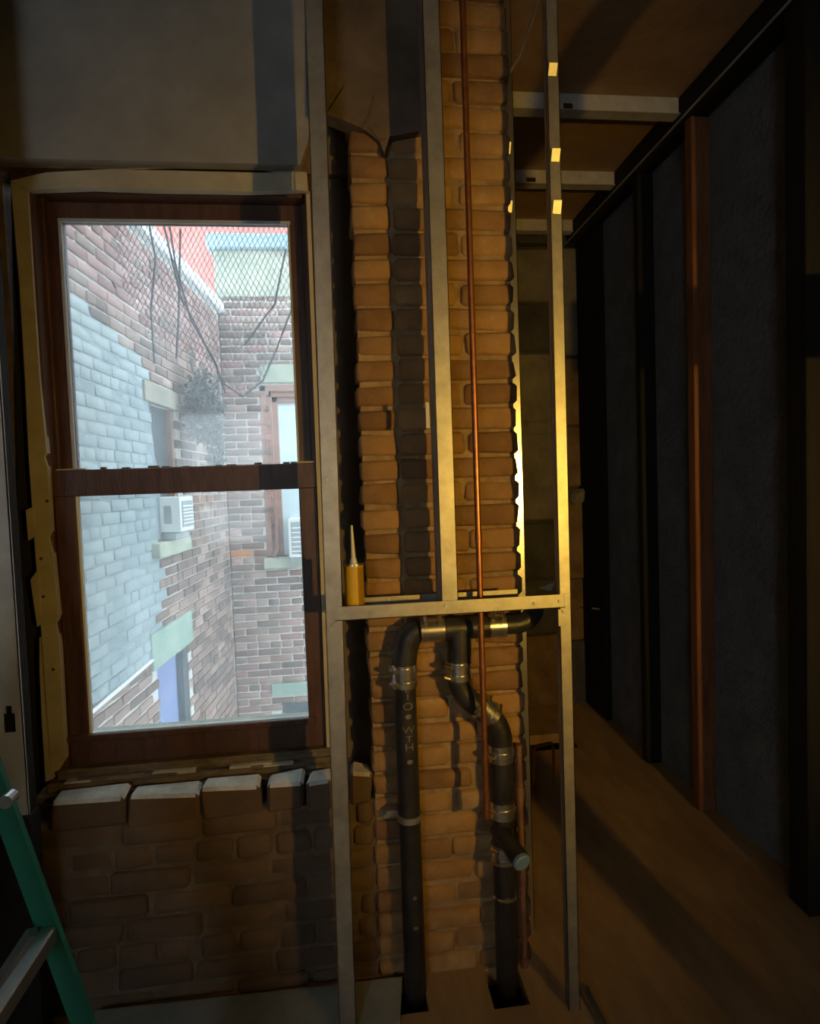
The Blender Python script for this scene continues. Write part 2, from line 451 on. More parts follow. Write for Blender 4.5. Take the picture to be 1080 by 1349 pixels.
# ---- brick pier
wp_ = MB()
wp_.box((.058, YP + .011, -.05), (.472, 1.95, ZC + .1))
wall_pier = tag(wp_.build('wall_pier', M['mortar']), 'exposed orange brick pier behind the metal framing', 'wall', kind='structure')
lay(wall_pier, .052, .480, -.02, ZC, YP, M['brick'],
    [(0, [.098, .165, .149]), (0, [.098, .10, .214]), (0, [.098, .175, .139]), (0, [.098, .11, .204])], gap=.009, chamfer=.008, jit=.0035, dev=.005)
# broken plaster still stuck on the upper part of the pier
Yq = YP - .022
MB().prism(pp([(424, 146), (455, 158), (482, 172), (500, 186), (506, 202), (513, 180), (556, 172), (556, -20), (424, -20)], Yq), (0, .05, 0)).build('plaster_patch', M['plaster_brown'], wall_pier)
MB().prism(pp([(430, 150), (457, 108), (492, 122), (484, 152), (476, 168)], Yq - .008), (0, .05, 0)).build('plaster_fragment', M['plaster_brown'], wall_pier)
MB().prism(pp([(484, 166), (496, 120), (511, 126), (508, 182), (500, 184)], Yq - .004), (0, .05, 0)).build('plaster_fragment', M['plaster_brown'], wall_pier)

# ================================================================== WINDOW
GY1, GY2 = 1.752, 1.80
win = empty('window_1', (-.42, 1.76, ledge_z), 'brown double hung sash window in a chipped cream casing', 'window', kind='structure')
def wpart(name, mat, *boxes, par=win, c=.003):
    m = MB()
    for a, b in boxes: m.box(a, b, c)
    return m.build(name, mat, par)
# jambs and head
wpart('jamb', M['wood_dark'], ((-.825, 1.715, .56), (-.775, 1.90, 2.20)), ((-.790, 1.755, .60), (-.765, 1.79, 2.16)))
wpart('jamb', M['wood_dark'], ((-.07, 1.715, .56), (-.045, 1.90, 2.20)), ((-.085, 1.772, .60), (-.066, 1.79, 2.16)))
wpart('head', M['wood_dark'], ((-.80, 1.73, 2.150), (-.05, 1.90, 2.20)))
# casing pieces with worn edges
def ragged(name, pts, Y, t, mat, par=win):
    return MB().prism(pp(pts, Y), (0, t, 0)).build(name, mat, par)
ragged('casing_side', [(14, 238), (36, 250), (44, 380), (52, 500), (61, 596), (58, 602), (62, 616), (67, 700), (64, 708), (69, 730), (77, 811), (73, 822), (78, 850), (81, 905), (86, 1000), (78, 1014), (68, 1020), (60, 915), (53, 811), (45, 707), (38, 604), (33, 500), (26, 380)], 1.705, .022, M['cream'])
ragged('casing_edge', [(52, 840), (58, 930), (66, 1018), (70, 1026), (60, 1030), (55, 950), (52, 880)], 1.70, .02, M['cream'])
ragged('casing_chip', [(34, 672), (43, 668), (45, 706), (37, 712)], 1.70, .015, M['cream'])
ragged('casing_chip', [(40, 764), (50, 750), (54, 822), (49, 826)], 1.70, .015, M['cream'])
ragged('casing_top', [(14, 238), (60, 227), (180, 221), (300, 223), (402, 226), (404, 250), (330, 252), (200, 250), (120, 247), (36, 250)], 1.70, .022, M['cream'])
ragged('casing_corner_block', [(388, 228), (404, 227), (406, 252), (390, 250)], 1.69, .015, M['cream'])
ragged('casing_edge', [(403, 252), (408, 252), (436, 1000), (431, 1000)], 1.712, .014, M['cream'])
# rough dark wood left of the casing
ragged('rough_jamb', [(14, 230), (30, 240), (62, 1028), (45, 1045), (38, 1040), (24, 700)], 1.735, .03, M['wood_black'])
# knots and nail holes of the casing
for (a_, b_) in ((54, 736), (57, 786), (70, 882), (62, 660)):
    q = P(a_, b_, 1.7045)
    MB().tube([q, q + Vector((0, .004, 0))], .0045, 8).build('nail_hole', M['wood_dark'], win)
# upper sash (outer track)
us = wpart('upper_sash', M['wood_dark'], ((-.772, GY2 - .018, 1.37), (-.735, GY2 + .018, 2.155)), ((-.121, GY2 - .018, 1.37), (-.080, GY2 + .018, 2.155)), ((-.74, GY2 - .018, 2.103), (-.115, GY2 + .018, 2.155)), ((-.74, GY2 - .018, 1.37), (-.115, GY2 + .018, 1.40)))
wpart('glass_pane', M['glass'], ((-.745, GY2 - .002, 1.385), (-.112, GY2 + .002, 2.115)), par=us, c=0)
g_ = MB(); zt = 2.103
g_.box((-.741, GY2 - .024, 2.097), (-.115, GY2 - .012, 2.106), .002).box((-.741, GY2 - .024, 1.40), (-.732, GY2 - .012, 2.10), .002).box((-.124, GY2 - .024, 1.40), (-.118, GY2 - .012, 2.10), .002)
g_.build('glazing_bead', M['galv_dull'], us)
# lower sash (inner track)
ls = wpart('lower_sash', M['wood_dark'], ((-.775, GY1 - .02, .60), (-.722, GY1 + .018, 1.40)), ((-.121, GY1 - .02, .60), (-.070, GY1 + .018, 1.40)), ((-.73, GY1 - .02, .60), (-.115, GY1 + .018, .681)))
wpart('meeting_rail', M['wood_dark'], ((-.778, GY1 - .024, 1.346), (-.066, GY1 + .02, 1.418)), par=ls)
wpart('glass_pane', M['glass'], ((-.73, GY1 - .002, .67), (-.112, GY1 + .002, 1.36)), par=ls, c=0)
g_ = MB(); g_.box((-.723, GY1 - .010, .679), (-.119, GY1 + .004, .688), .002).box((-.724, GY1 - .012, .68), (-.716, GY1, 1.347), .002)
g_.build('glazing_bead', M['x_coping'], ls)
wpart('rail_moulding', M['wood_dark'], ((-.775, GY1 - .034, .672), (-.10, GY1 - .018, .690)), par=ls)
# worn metal strip on the meeting rail
wpart('weather_strip', M['cream'], ((-.765, GY1 - .02, 1.418), (-.69, GY1 - .008, 1.422)), ((-.14, GY1 - .02, 1.418), (-.075, GY1 - .008, 1.423)), par=ls, c=0)
for i in range(9):
    x = -.66 + i * .06 + random.uniform(-.02, .02)
    wpart('paint_flake', M['wood_chip'], ((x, GY1 - .01, 1.417), (x + random.uniform(.012, .03), GY1 + .004, 1.4185 + random.uniform(.002, .006))), par=ls, c=0)
# stepped flaking sill
wpart('sill', M['wood_chip'], ((-.80, 1.70, .575), (-.05, 1.80, .605)), ((-.82, 1.682, .552), (-.05, 1.80, .578)), ((-.845, 1.668, .530), (-.045, 1.80, .556)), c=.006)
sl = wpart('outer_sill', M['x_stone'], ((-.95, 1.80, .52), (.02, 2.02, .60)), c=.005)
for i in range(16):
    x = random.uniform(-.78, -.08)
    wpart('sill_splinter', M['wood_chip'] if i % 3 else M['cream'], ((x, 1.676 + random.uniform(0, .012), .578), (x + random.uniform(.03, .12), 1.70, .582 + random.uniform(.0, .006))), c=.001)

# ================================================================== METAL FRAMING
YF, DEP = 1.42, .095
def vstud(name, x_web, x_lip, y0, y1, z0, z1, mat, par=None, t=.0018, lip=.009, lean=0.0):
    s = 1 if x_lip > x_web else -1
    m = MB()
    m.box((x_web, y0, z0), (x_web + s * t, y1, z1))
    m.box((x_web, y0, z0), (x_lip, y0 + t, z1))
    m.box((x_web, y1 - t, z0), (x_lip, y1, z1))
    m.box((x_lip - s * t, y0, z0), (x_lip, y0 + lip, z1))
    m.box((x_lip - s * t, y1 - lip, z0), (x_lip, y1, z1))
    for q in m.v: q.x += lean * (q.z - 1.05)
    return m.build(name, mat, par)
def screw(par, px, py, Y, r=.004):
    q = P(px, py, Y)
    return MB().tube([q, q + Vector((0, -.0025, 0))], r, 8).build('screw', M['galv_dull'], par)
HZ0, HZ1 = 1.033, 1.066
# left stud
s1 = empty('metal_stud', (-.02, YF, 0), 'galvanised metal stud beside the right window casing', 'stud', 'framing studs')
vstud('channel', -.050, -.009, YF, YF + DEP, 0, ZC, M['galv'], s1, lean=.008)
for a_, b_ in ((431, 632), (428, 580)): screw(s1, a_, b_, YF, .003)
# middle stud stands on the header
s2 = empty('metal_stud', (.25, YF, HZ0), 'galvanised metal stud rising from the middle of the horizontal track', 'stud', 'framing studs')
vstud('channel', .228, .268, YF + .004, YF + DEP - .004, HZ0 + .004, ZC, M['galv'], s2, lean=.0)
tb = P(563, 548, YF + .02)
box('plastic_tab', (tb.x - .006, YF + .002, tb.z - .03), (tb.x + .002, YF + .012, tb.z + .03), M['plastic_clear'], s2)
# right stud, open side toward the window
s3 = empty('metal_stud', (.54, YF, 0), 'galvanised metal stud at the right end of the framing', 'stud', 'framing studs')
vstud('channel', .548, .519, YF, YF + .026, 0, ZC, M['galv'], s3, lean=.0)
# horizontal track opening upward
tr = empty('horizontal_track', (.25, YF, HZ0), 'galvanised horizontal track carrying the middle stud', 'track')
tk = MB(); xa, xb = -.026, .532
tk.box((xa, YF - .003, HZ0), (xb, YF - .001, HZ1))
tk.box((xa, YF + DEP + .001, HZ0), (xb - .09, YF + DEP + .003, HZ1))
# web pierced for the copper pipe
tk.box((xa, YF - .003, HZ0), (.31, YF + DEP + .003, HZ0 + .002)).box((.36, YF - .003, HZ0), (xb, YF + DEP + .003, HZ0 + .002)).box((.31, YF - .003, HZ0), (.36, YF + .02, HZ0 + .002)).box((.31, YF + .085, HZ0), (.36, YF + DEP + .003, HZ0 + .002))
tk.build('channel', M['galv'], tr)
# folded end tabs
MB().prism([(xa, YF - .004, HZ0), (xa + .004, YF - .004, HZ0 - .026), (xa - .002, YF - .004, HZ0 - .048), (xa - .024, YF - .004, HZ0 - .048), (xa - .022, YF - .004, HZ0 - .022)], (0, .002, 0)).build('end_tab', M['galv'], tr)
MB().prism([(xb - .018, YF - .004, HZ0 - .002), (xb - .018, YF - .004, HZ0 - .045), (xb + .012, YF - .004, HZ0 - .045), (xb + .004, YF - .004, HZ0 - .016)], (0, .002, 0)).build('end_tab', M['galv'], tr)
MB().prism([(xb, YF - .004, HZ0), (xb + .014, YF - .004, HZ1 + .002), (xb - .004, YF - .004, HZ1)], (0, .002, 0)).build('end_tab', M['galv'], tr)
MB().prism([(.50, YF + DEP, HZ1), (.535, YF + DEP - .02, HZ1 + .018), (.525, YF + DEP - .02, HZ1 - .005)], (0, .002, 0)).build('end_tab', M['galv_bright'], tr)
for a_, b_ in ((437, 829), (587, 798), (704, 795), (737, 792), (742, 806)): screw(tr, a_, b_, YF - .004)
for a_, b_ in ((512, 790), (690, 780)): screw(tr, a_, b_, YF + DEP + .001)
# back stud at the right edge of the pier
YS = 1.70
xb0, xb1 = P(678, 640, YS).x, P(689, 640, YS).x
s4 = empty('metal_stud', ((xb0 + xb1) / 2, YS, 0), 'brightly lit metal stud against the right edge of the brick pier', 'stud', 'framing studs')
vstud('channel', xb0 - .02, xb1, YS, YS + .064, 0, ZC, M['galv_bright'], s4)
# plates added on the studs, angled at the lamp to make bright spots
def glint_plate(par, px, py, Y, w, h, mat):
    q = P(px, py, Y)
    n = ((LAMP - q).normalized() + (C0 - q).normalized()).normalized()
    zx = Vector((0, 0, 1)); u = zx.cross(n).normalized(); w_ = n.cross(u)
    v = []
    for s in (0, -.0025):
        for (a, b) in ((-1, -1), (1, -1), (1, 1), (-1, 1)):
            v.append(q + u * a * w / 2 + w_ * b * h / 2 + n * s)
    return mesh_ob('glint_plate', v, [(0, 1, 2, 3), (7, 6, 5, 4), (0, 4, 5, 1), (1, 5, 6, 2), (2, 6, 7, 3), (3, 7, 4, 0)], mat, par)
for a_, b_ in ((728, 93), (732, 205), (734, 273)): glint_plate(s3, a_, b_, YF - .005, .020, .030, M['galv'])
for a_, b_ in ((669, 195), (671, 272)): glint_plate(s4, a_, b_, YS - .006, .016, .030, M['galv'])
# left edge stud with key-shaped knockout
s5 = empty('metal_stud', (-.86, 1.50, 0), 'dull grey metal stud with a keyhole knockout left of the window', 'stud', 'framing studs')
xr = P(20, 800, 1.50).x
kz0, kz1 = P(12, 965, 1.5).z, P(12, 930, 1.5).z
kx0, kx1 = P(5, 950, 1.5).x, P(20, 950, 1.5).x
SB = P(20, 1075, 1.5).z
m = MB()
m.box((xr - .14, 1.50, SB), (kx0, 1.502, ZC)).box((kx1, 1.50, SB), (xr, 1.502, ZC)).box((kx0, 1.50, SB), (kx1, 1.502, kz0)).box((kx0, 1.50, kz1), (kx1, 1.502, ZC))
m.box((kx0, 1.50, kz1 - .018), (kx0 + .006, 1.502, kz1)).box((kx1 - .006, 1.50, kz1 - .018), (kx1, 1.502, kz1))
m.box((xr - .002, 1.50, SB), (xr, 1.506, ZC)).box((xr - .14, 1.50, SB), (xr - .138, 1.535, ZC))
m.build('channel', M['galv_dull'], s5)
MB().box((xr - .139, 1.4985, P(10, 757, 1.5).z), (xr - .002, 1.50, ZC)).build('splice_plate', M['galv_dull'], s5)
MB().box((xr - .15, 1.512, SB), (xr - .004, 1.55, ZC), .003).build('shade_backing', M['wood_black'], s5)  # black board added so the knockout looks dark
MB().box((xr - .15, 1.49, 0), (xr + .004, 1.545, SB), .003).build('shade_base', M['wood_black'], s5)  # black block added to darken the corner below the stud
# unseen stud added right of the camera to cast the floor shadow band
s6 = empty('metal_stud', (1.07, .42, 0), 'unseen metal stud added right of the camera to shade the floor', 'stud', 'framing studs')
vstud('channel', 1.036, 1.106, .40, .492, 0, ZC, M['galv'], s6)
# floor track running toward the camera
ft = MB(); ft.box((.572, .35, 0), (.575, 1.478, .016)).box((.572, .35, 0), (.592, 1.478, .002)).box((.589, .35, 0), (.592, 1.478, .016))
tag(ft.build('floor_track', M['galv']), 'metal floor track running from the right stud along the floor', 'track')
# ceiling channels in the niche
for k, (Yc, pxs) in enumerate(((2.25, (706, 718)), (2.80, (690, 703)), (3.32, None))):
    lab = ('nearest bright metal channel crossing the ceiling above the niche', 'middle slotted metal channel crossing the ceiling above the niche', 'farthest dim metal channel crossing the ceiling above the niche')[k]
    e = empty('ceiling_channel', (.95, Yc, ZC), lab, 'channel', 'ceiling channels over the niche')
    m = MB(); z0, z1 = ZC - .068, ZC - .001
    x0, x1 = XE - .02, XR
    if pxs:
        a, b = P(pxs[0], 130, Yc).x, P(pxs[1], 130, Yc).x
        if k == 0: a, b = P(742, 130, Yc).x, P(754, 130, Yc).x
        m.box((x0, Yc, z0), (a, Yc + .002, z1)).box((b, Yc, z0), (x1, Yc + .002, z1)).box((a, Yc, z0), (b, Yc + .002, z0 + .012)).box((a, Yc, z0 + .032), (b, Yc + .002, z1))
    else:
        m.box((x0, Yc, z0), (x1, Yc + .002, z1))
    m.box((x0, Yc, z0), (x1, Yc + .04, z0 + .002)).box((x0, Yc - .014, z0), (x1, Yc, z0 + .002))
    m.build('channel', M['galv_matt'], e)
# hanger strap
st = [P(716, -25, 1.64), P(700, 30, 1.64), P(684, 75, 1.64), P(671, 96, 1.64), P(666, 112, 1.64), P(664, 124, 1.64)]
tag(MB().tube(st, .004, 8).build('hanger_wire', M['galv']), 'bent metal hanger wire at the top right of the brick pier', 'wire')

# ================================================================== RIGHT WALL STUDS
def rstud(y, w, xin, mat, label):
    o = box('wall_stud', (xin, y, 0), (XR, y + w, ZC - .09), mat, None, .004, .002)
    return tag(o, label, 'stud', 'timber studs on the right wall')
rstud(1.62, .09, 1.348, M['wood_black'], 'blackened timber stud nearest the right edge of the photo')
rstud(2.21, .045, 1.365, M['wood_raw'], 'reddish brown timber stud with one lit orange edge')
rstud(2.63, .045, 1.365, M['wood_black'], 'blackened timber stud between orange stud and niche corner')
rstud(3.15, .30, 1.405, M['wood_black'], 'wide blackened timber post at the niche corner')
ng = box('shadow_block', (1.26, .80, 1.55), (XR, .845, 1.70), M['wood_black'], None, .003)  # unseen timber added to cast the dark break on the reddish stud
tag(ng, 'unseen short timber added on the right wall to shade the reddish stud', 'timber')
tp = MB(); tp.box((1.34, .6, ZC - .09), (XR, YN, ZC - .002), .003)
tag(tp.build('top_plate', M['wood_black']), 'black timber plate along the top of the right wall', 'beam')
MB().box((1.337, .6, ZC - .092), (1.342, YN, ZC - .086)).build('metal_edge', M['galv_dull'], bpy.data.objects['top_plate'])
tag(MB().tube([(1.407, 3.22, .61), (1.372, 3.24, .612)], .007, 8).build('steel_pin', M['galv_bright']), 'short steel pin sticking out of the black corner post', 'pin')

# ================================================================== PIPES
PY = 1.548; PR = .029
def coupling(par, p, d, r=PR, l=.055, bands=2):
    """no-hub coupling: shield with two screw bands"""
    p, d = Vector(p), Vector(d).normalized()
    c = MB(); c.tube([p - d * l / 2, p + d * l / 2], r + .004, 20)
    o = c.build('coupling', M['stainless'], par, True)
    for s in ((-.3, .3) if bands == 2 else (0,)):
        b = MB(); b.tube([p + d * (l * s - .006), p + d * (l * s + .006)], r + .0065, 20)
        q = p + d * l * s
        side = d.cross(Vector((0, 1, 0)));
        side = side.normalized() if side.length > .1 else Vector((1, 0, 0))
        side = (side * .8 + Vector((0, -.6, 0))).normalized()
        w = q + side * (r + .009)
        t = d.cross(side).normalized()
        b.tube([w - t * .012, w + t * .012], .0055, 8)
        b.build('clamp_band', M['galv_bright'], par, True)
    return o
wp1 = empty('waste_pipe', (.14, PY, 0), 'straight black cast iron drain pipe at left with grey stencilled letters', 'pipe', 'cast iron drains')
xl = .143
jz = P(520, 890, PY).z
elx = P(560, 830, PY)
top = elx.z
bend = arc((xl, PY, jz + .0), (xl, PY, top), (elx.x - .02, PY, top), 10)
MB().tube([(xl, PY, -.25), (xl, PY, jz)], PR, 20).build('straight_pipe', M['castiron'], wp1, True)
MB().tube(bend, PR + .003, 20).build('elbow', M['castiron'], wp1, True)
coupling(wp1, (xl, PY, jz), (0, 0, 1), l=.06)
bz = P(532, 1084, PY - .03).z
bb = MB(); bb.tube([(xl, PY, bz - .008), (xl, PY, bz + .008)], PR + .004, 20); bb.box((xl - .06, PY + .02, bz - .008), (xl - .03, PY + .05, bz + .008)); bb.build('pipe_strap', M['galv'], wp1, True)
bq = P(508, 1071, YP - .004)
MB().box((bq.x - .013, YP - .010, bq.z - .013), (bq.x + .013, YP + .012, bq.z + .013), .002).build('strap_plate', M['galv'], wp1)
MB().tube([bq + Vector((0, -.006, 0)), bq + Vector((0, -.012, 0))], .005, 6).build('bolt', M['galv_dull'], wp1)
# stencil letters down the pipe, curved onto its surface
def stencil(ch, zc, size, par, xc=xl, ang0=.12):
    cu = bpy.data.curves.new('lettering', 'FONT'); cu.body = ch; cu.size = size; cu.align_x = 'CENTER'; cu.align_y = 'CENTER'; cu.extrude = .0
    tmp = bpy.data.objects.new('tmp', cu); COL.objects.link(tmp)
    dg = bpy.context.evaluated_depsgraph_get()
    me = bpy.data.meshes.new_from_object(tmp.evaluated_get(dg))
    bpy.data.objects.remove(tmp); 
    r = PR + .0008
    for v in me.vertices:
        a = v.co.x * 1.25 / r + ang0
        z = zc + v.co.y
        v.co = (xc + math.sin(a) * r, PY - math.cos(a) * r, z)
    me.materials.clear(); me.materials.append(M['stencil'])
    o = bpy.data.objects.new('lettering', me); COL.objects.link(o)
    return parent(o, par)
for ch, yy, sz in (('E', 909, .026), ('I', 919, .022), ('O', 932, .028), ('\u2022', 946, .05), ('W', 963, .026), ('T', 975, .022), ('H', 986, .028), ('\u2022', 1006, .05), ('\u2022', 1186, .035), ('\u2022', 1226, .040)):
    stencil(ch, P(530, yy, PY - PR).z, sz, wp1)
# tee, trap and right hand drain
wp2 = empty('waste_pipe', (.38, PY, 0), 'black cast iron tee and offset drain pipe with a blue capped branch', 'pipe', 'cast iron drains')
tee = P(604, 825, PY); tz = top
lc = P(582, 830, PY).x
MB().tube([(lc - .03, PY, tz), (tee.x + .08, PY, tz)], PR + .001, 20).build('tee_run', M['castiron'], wp2, True)
MB().tube([(tee.x, PY, tz), (tee.x, PY, tz - .06), P(604, 882, PY)], PR + .003, 20).build('tee_branch', M['castiron'], wp2, True)
coupling(wp2, ((elx.x + lc) / 2 - .005, PY, tz), (1, 0, 0), l=.062)
cr = P(653, 819, PY)
coupling(wp2, (cr.x, PY, tz), (1, 0, 0), l=.045)
MB().tube([(tee.x + .06, PY, tz), (cr.x + .03, PY, tz)] + arc((cr.x + .05, PY, tz), (cr.x + .11, PY, tz), (cr.x + .12, PY + .02, tz + .055), 7), PR - .004, 20).build('side_arm', M['castiron'], wp2, True)
c1 = P(604, 882, PY); coupling(wp2, c1, (0, 0, 1), l=.05)
k0, k1, k2 = P(603, 897, PY), P(612, 918, PY), P(628, 930, PY)
MB().tube([c1] + arc(k0, P(606, 915, PY), k2, 6) + [P(646, 945, PY)], PR, 20).build('upper_bend', M['castiron'], wp2, True)
c2 = P(639, 935, PY); dd = P(652, 948, PY) - P(624, 924, PY)
coupling(wp2, c2, dd, l=.062)
xr_ = P(664, 1150, PY).x
MB().tube(arc(P(645, 945, PY), P(662, 956, PY), (xr_, PY, P(664, 985, PY).z), 8) + [(xr_, PY, P(664, 1060, PY).z)], PR + .002, 20).build('lower_bend', M['castiron'], wp2, True)
z_b = P(664, 1000, PY).z
MB().tube([(xr_, PY, z_b), (xr_, PY, -.25)], PR, 20).build('straight_pipe', M['castiron'], wp2, True)
for yy in (990, 1064):
    coupling(wp2, (xr_, PY, P(662, yy, PY).z), (0, 0, 1), l=.045, bands=1)
b0 = P(656, 1090, PY); b1 = P(688, 1137, PY - .11)
bd = (b1 - b0).normalized()
MB().tube([b0, b1 - bd * .008], .024, 18).build('wye_branch', M['castiron'], wp2, True)
MB().tube([b1 - bd * .012, b1, b1 + bd * .004], [.0235, .0235, .019], 18).build('blue_cap', M['blue_cap'], wp2)['label'] = 'pale blue round cap on the branch end'
coupling(wp2, (xr_, PY, P(655, 1122, PY).z), (0, 0, 1), l=.05, bands=2)
zz = P(664, 1188, PY - .03).z
MB().tube([(xr_, PY, zz - .004), (xr_, PY, zz + .004)], PR + .004, 20).build('pipe_strap', M['galv_bright'], wp2, True)
# galvanised conduit just right of the lower drain
cx_ = P(688, 1150, 1.575).x
cd = MB().tube([(cx_, 1.578, 0), (cx_, 1.578, P(684, 980, 1.578).z)], .009, 12).build('straight_run', M['copper_dull'], None, True)
cd.name = 'riser_pipe'; tag(cd, 'thin dull copper riser right beside the capped drain', 'pipe')
for yy in (1045, 1150, 1270):
    z = P(688, yy, 1.578).z
    MB().tube([(cx_, 1.578, z - .02), (cx_, 1.578, z + .02)], .0115, 12).build('sleeve', M['copper_dull'], cd, True)
# long copper supply pipe
cxp = .333
cp = empty('copper_pipe', (cxp, 1.472, .5), 'long vertical copper pipe in front of the brick pier', 'pipe')
z0 = P(640, 1075, 1.472).z
MB().tube([(cxp, 1.472, z0), (cxp, 1.472, ZC)], .0078, 14).build('tube', M['copper'], cp, True)
MB().tube([(cxp, 1.472, z0 - .004), (cxp, 1.472, z0 + .02)], .0095, 14).build('end_fitting', M['copper'], cp, True)
for yy in (708, 884): 
    z = P(628, yy, 1.472).z
    MB().tube([(cxp, 1.472, z - .012), (cxp, 1.472, z + .012)], .0092, 14).build('joint', M['copper'], cp, True)
# bent copper stub in the niche floor
q0 = PZ(704, 1040, 0)
nz = P(704, 984, q0.y).z
qe = Vector((q0.x + .10, q0.y + .03, nz))
tag(MB().tube([q0] + arc((q0.x, q0.y, nz - .025), (q0.x, q0.y, nz), (q0.x + .025, q0.y + .008, nz), 5) + arc((qe.x - .02, qe.y - .006, nz), (qe.x, qe.y, nz), (qe.x, qe.y, nz - .03), 4) + [(qe.x, qe.y, 0)], .007, 10).build('copper_stub', M['copper'], None, True), 'bent copper stub pipe rising from the niche floor', 'pipe')

# ================================================================== SEALANT TUBE
tq = P(468, 798, 1.468)
tz0 = HZ0 + .002
th = P(468, 744, 1.468).z - tz0
ct = empty('sealant_tube', (tq.x, 1.468, tz0), 'yellow sealant tube with a clear nozzle standing in the metal track', 'tube')
tr_ = .0235
MB().tube([(tq.x, 1.468, tz0), (tq.x, 1.468, tz0 + th)], tr_, 24).build('body', M['tube_yellow'], ct, True)
v = []; f = []
for i in range(7):
    a = .35 + i * .16
    for z in (tz0 + .004, tz0 + th - .004):
        v.append((tq.x + math.sin(a) * (tr_ + .0006), 1.468 - math.cos(a) * (tr_ + .0006), z))
for i in range(6): f.append((2 * i, 2 * i + 2, 2 * i + 3, 2 * i + 1))
mesh_ob('printed_label', v, f, M['tube_ochre'], ct)
MB().tube([(tq.x, 1.468, tz0 + th - .001), (tq.x, 1.468, tz0 + th + .004)], tr_ + .0008, 24).build('rim', M['galv_bright'], ct, True)
MB().tube([(tq.x, 1.468, tz0 + th), (tq.x, 1.468, tz0 + th + .016)], [.010, .007], 12).build('nozzle_collar', M['plastic_clear'], ct)
nt_ = P(463, 692, 1.468)
MB().tube([(tq.x, 1.468, tz0 + th + .012), (nt_.x, 1.468, nt_.z)], [.006, .0028], 10).build('nozzle', M['plastic_clear'], ct, True)

# ================================================================== LADDER
LY0, LY1 = .60, 1.05
pa, pb = P(-12, 1000, LY1), P(115, 1349, LY1)
sl_ = (pb.x - pa.x) / (pa.z - pb.z)
def lx(z): return pb.x + sl_ * (pb.z - z)
apz = 1.30
apx = lx(apz)
lad = empty('step_ladder', (lx(0), (LY0 + LY1) / 2, 0), 'green fibreglass step ladder cut off at the lower left corner', 'ladder')
def rail(x0, x1, y, zt, mirror, name='rail'):
    m = MB()
    prof = [(-.017, -.014), (.017, -.014), (.017, -.002), (.0135, -.002), (.0135, -.0105), (-.0145, -.0105), (-.049, .038), (-.040, .046), (-.042, .0485), (-.0535, .0385)]
    k = len(prof)
    m.add([(x0 + dx_, y + dy_, 0) for dx_, dy_ in prof] + [(x1 + dx_, y + dy_, zt) for dx_, dy_ in prof],
          [tuple(range(k)), tuple(range(2 * k - 1, k - 1, -1))] + [(i, (i + 1) % k, (i + 1) % k + k, i + k) for i in range(k)])
    return m.build(name, M['ladder'], lad)
for y in (LY0, LY1):
    rail(lx(0), apx, y, apz, 0)
    rail(2 * apx - lx(0), apx - .03, y, apz, 0)
for i in range(1, 5):
    z = i * .27; t = z / apz
    x = (2 * apx - lx(0)) * (1 - t) + (apx - .03) * t
    MB().box((x - .035, LY0, z - .012), (x + .035, LY1, z + .012), .003).build('step', M['alu'], lad)
for z in (.22, .62, 1.0):
    t = z / apz; x = lx(0) * (1 - t) + apx * t
    MB().box((x - .012, LY0, z - .015), (x + .012, LY1 - .01, z + .015), .003).build('brace', M['alu'], lad)
sa, sb = P(44, 1228, LY1 - .03), P(-60, 1385, LY1 - .03)
dxy = (sb - sa).normalized()
v, f = tube_geo([sa, sb], .012, 4)
MB().add(v, f).build('spreader_bar', M['alu'], lad)
MB().box((apx - .09, LY0 - .02, apz - .02), (apx + .09, LY1 + .02, apz + .03), .006).build('top_cap', M['ladder'], lad)
rq = P(12, 1052, LY1 - .02)
MB().tube([rq + Vector((0, -.012, 0)), rq + Vector((0, .01, 0))], .011, 12).build('rivet', M['alu'], lad)

# ================================================================== COURTYARD OUTSIDE
A = P(287, 420, 5.86); B = P(150, 297, 3.74)
u = Vector((B.x - A.x, B.y - A.y, 0)).normalized()          # along the left wall toward the camera
nl = Vector((-u.y, u.x, 0))
if nl.dot(C0 - A) < 0: nl = -nl
ZCO = 1.35 + 1.655
def SL(px, py):
    q = PPL(px, py, A, nl); return ((q - A).dot(u), q.z)
def WL(s, z, off=0): 
    q = A + u * s + nl * off; return Vector((q.x, q.y, z))
angL = math.atan2(u.y, u.x)
def holes_grid(s0, s1, z0, z1, rects):
    ss = sorted({s0, s1} | {min(max(v, s0), s1) for r in rects for v in r[:2]}); zs = sorted({z0, z1} | {min(max(v, z0), z1) for r in rects for v in r[2:]})
    for i in range(len(ss) - 1):
        for j in range(len(zs) - 1):
            a, b = (ss[i] + ss[i + 1]) / 2, (zs[j] + zs[j + 1]) / 2
            if not any(r[0] < a < r[1] and r[2] < b < r[3] for r in rects): yield ss[i], ss[i + 1], zs[j], zs[j + 1]
def in_poly(x, y, poly):
    r = False; j = len(poly) - 1
    for i in range(len(poly)):
        (xi, yi), (xj, yj) = poly[i], poly[j]
        if (yi > y) != (yj > y) and x < (xj - xi) * (y - yi) / (yj - yi) + xi: r = not r
        j = i
    return r
paint = [(60, 362), (90, 385), (140, 430), (186, 470), (192, 505), (198, 540), (205, 600), (212, 640), (214, 700), (214, 780), (214, 858), (180, 888), (118, 940), (60, 990)]
paint_s = [SL(a, b) for a, b in paint]
S1 = 3.9
zmin = -2.2
cw = empty('courtyard_wall', WL(0, zmin), 'receding courtyard side wall, red brick above blue grey painted brick', 'wall')
def wl_box(name, s0, s1, z0, z1, o0, o1, mat, par, c=0.0):
    m = MB()
    v, f = chamfer_box((s0, o0, z0), (s1, o1, z1), c)
    m.add([WL(q[0], q[2], q[1]) for q in v], f)
    return m.build(name, mat, par)
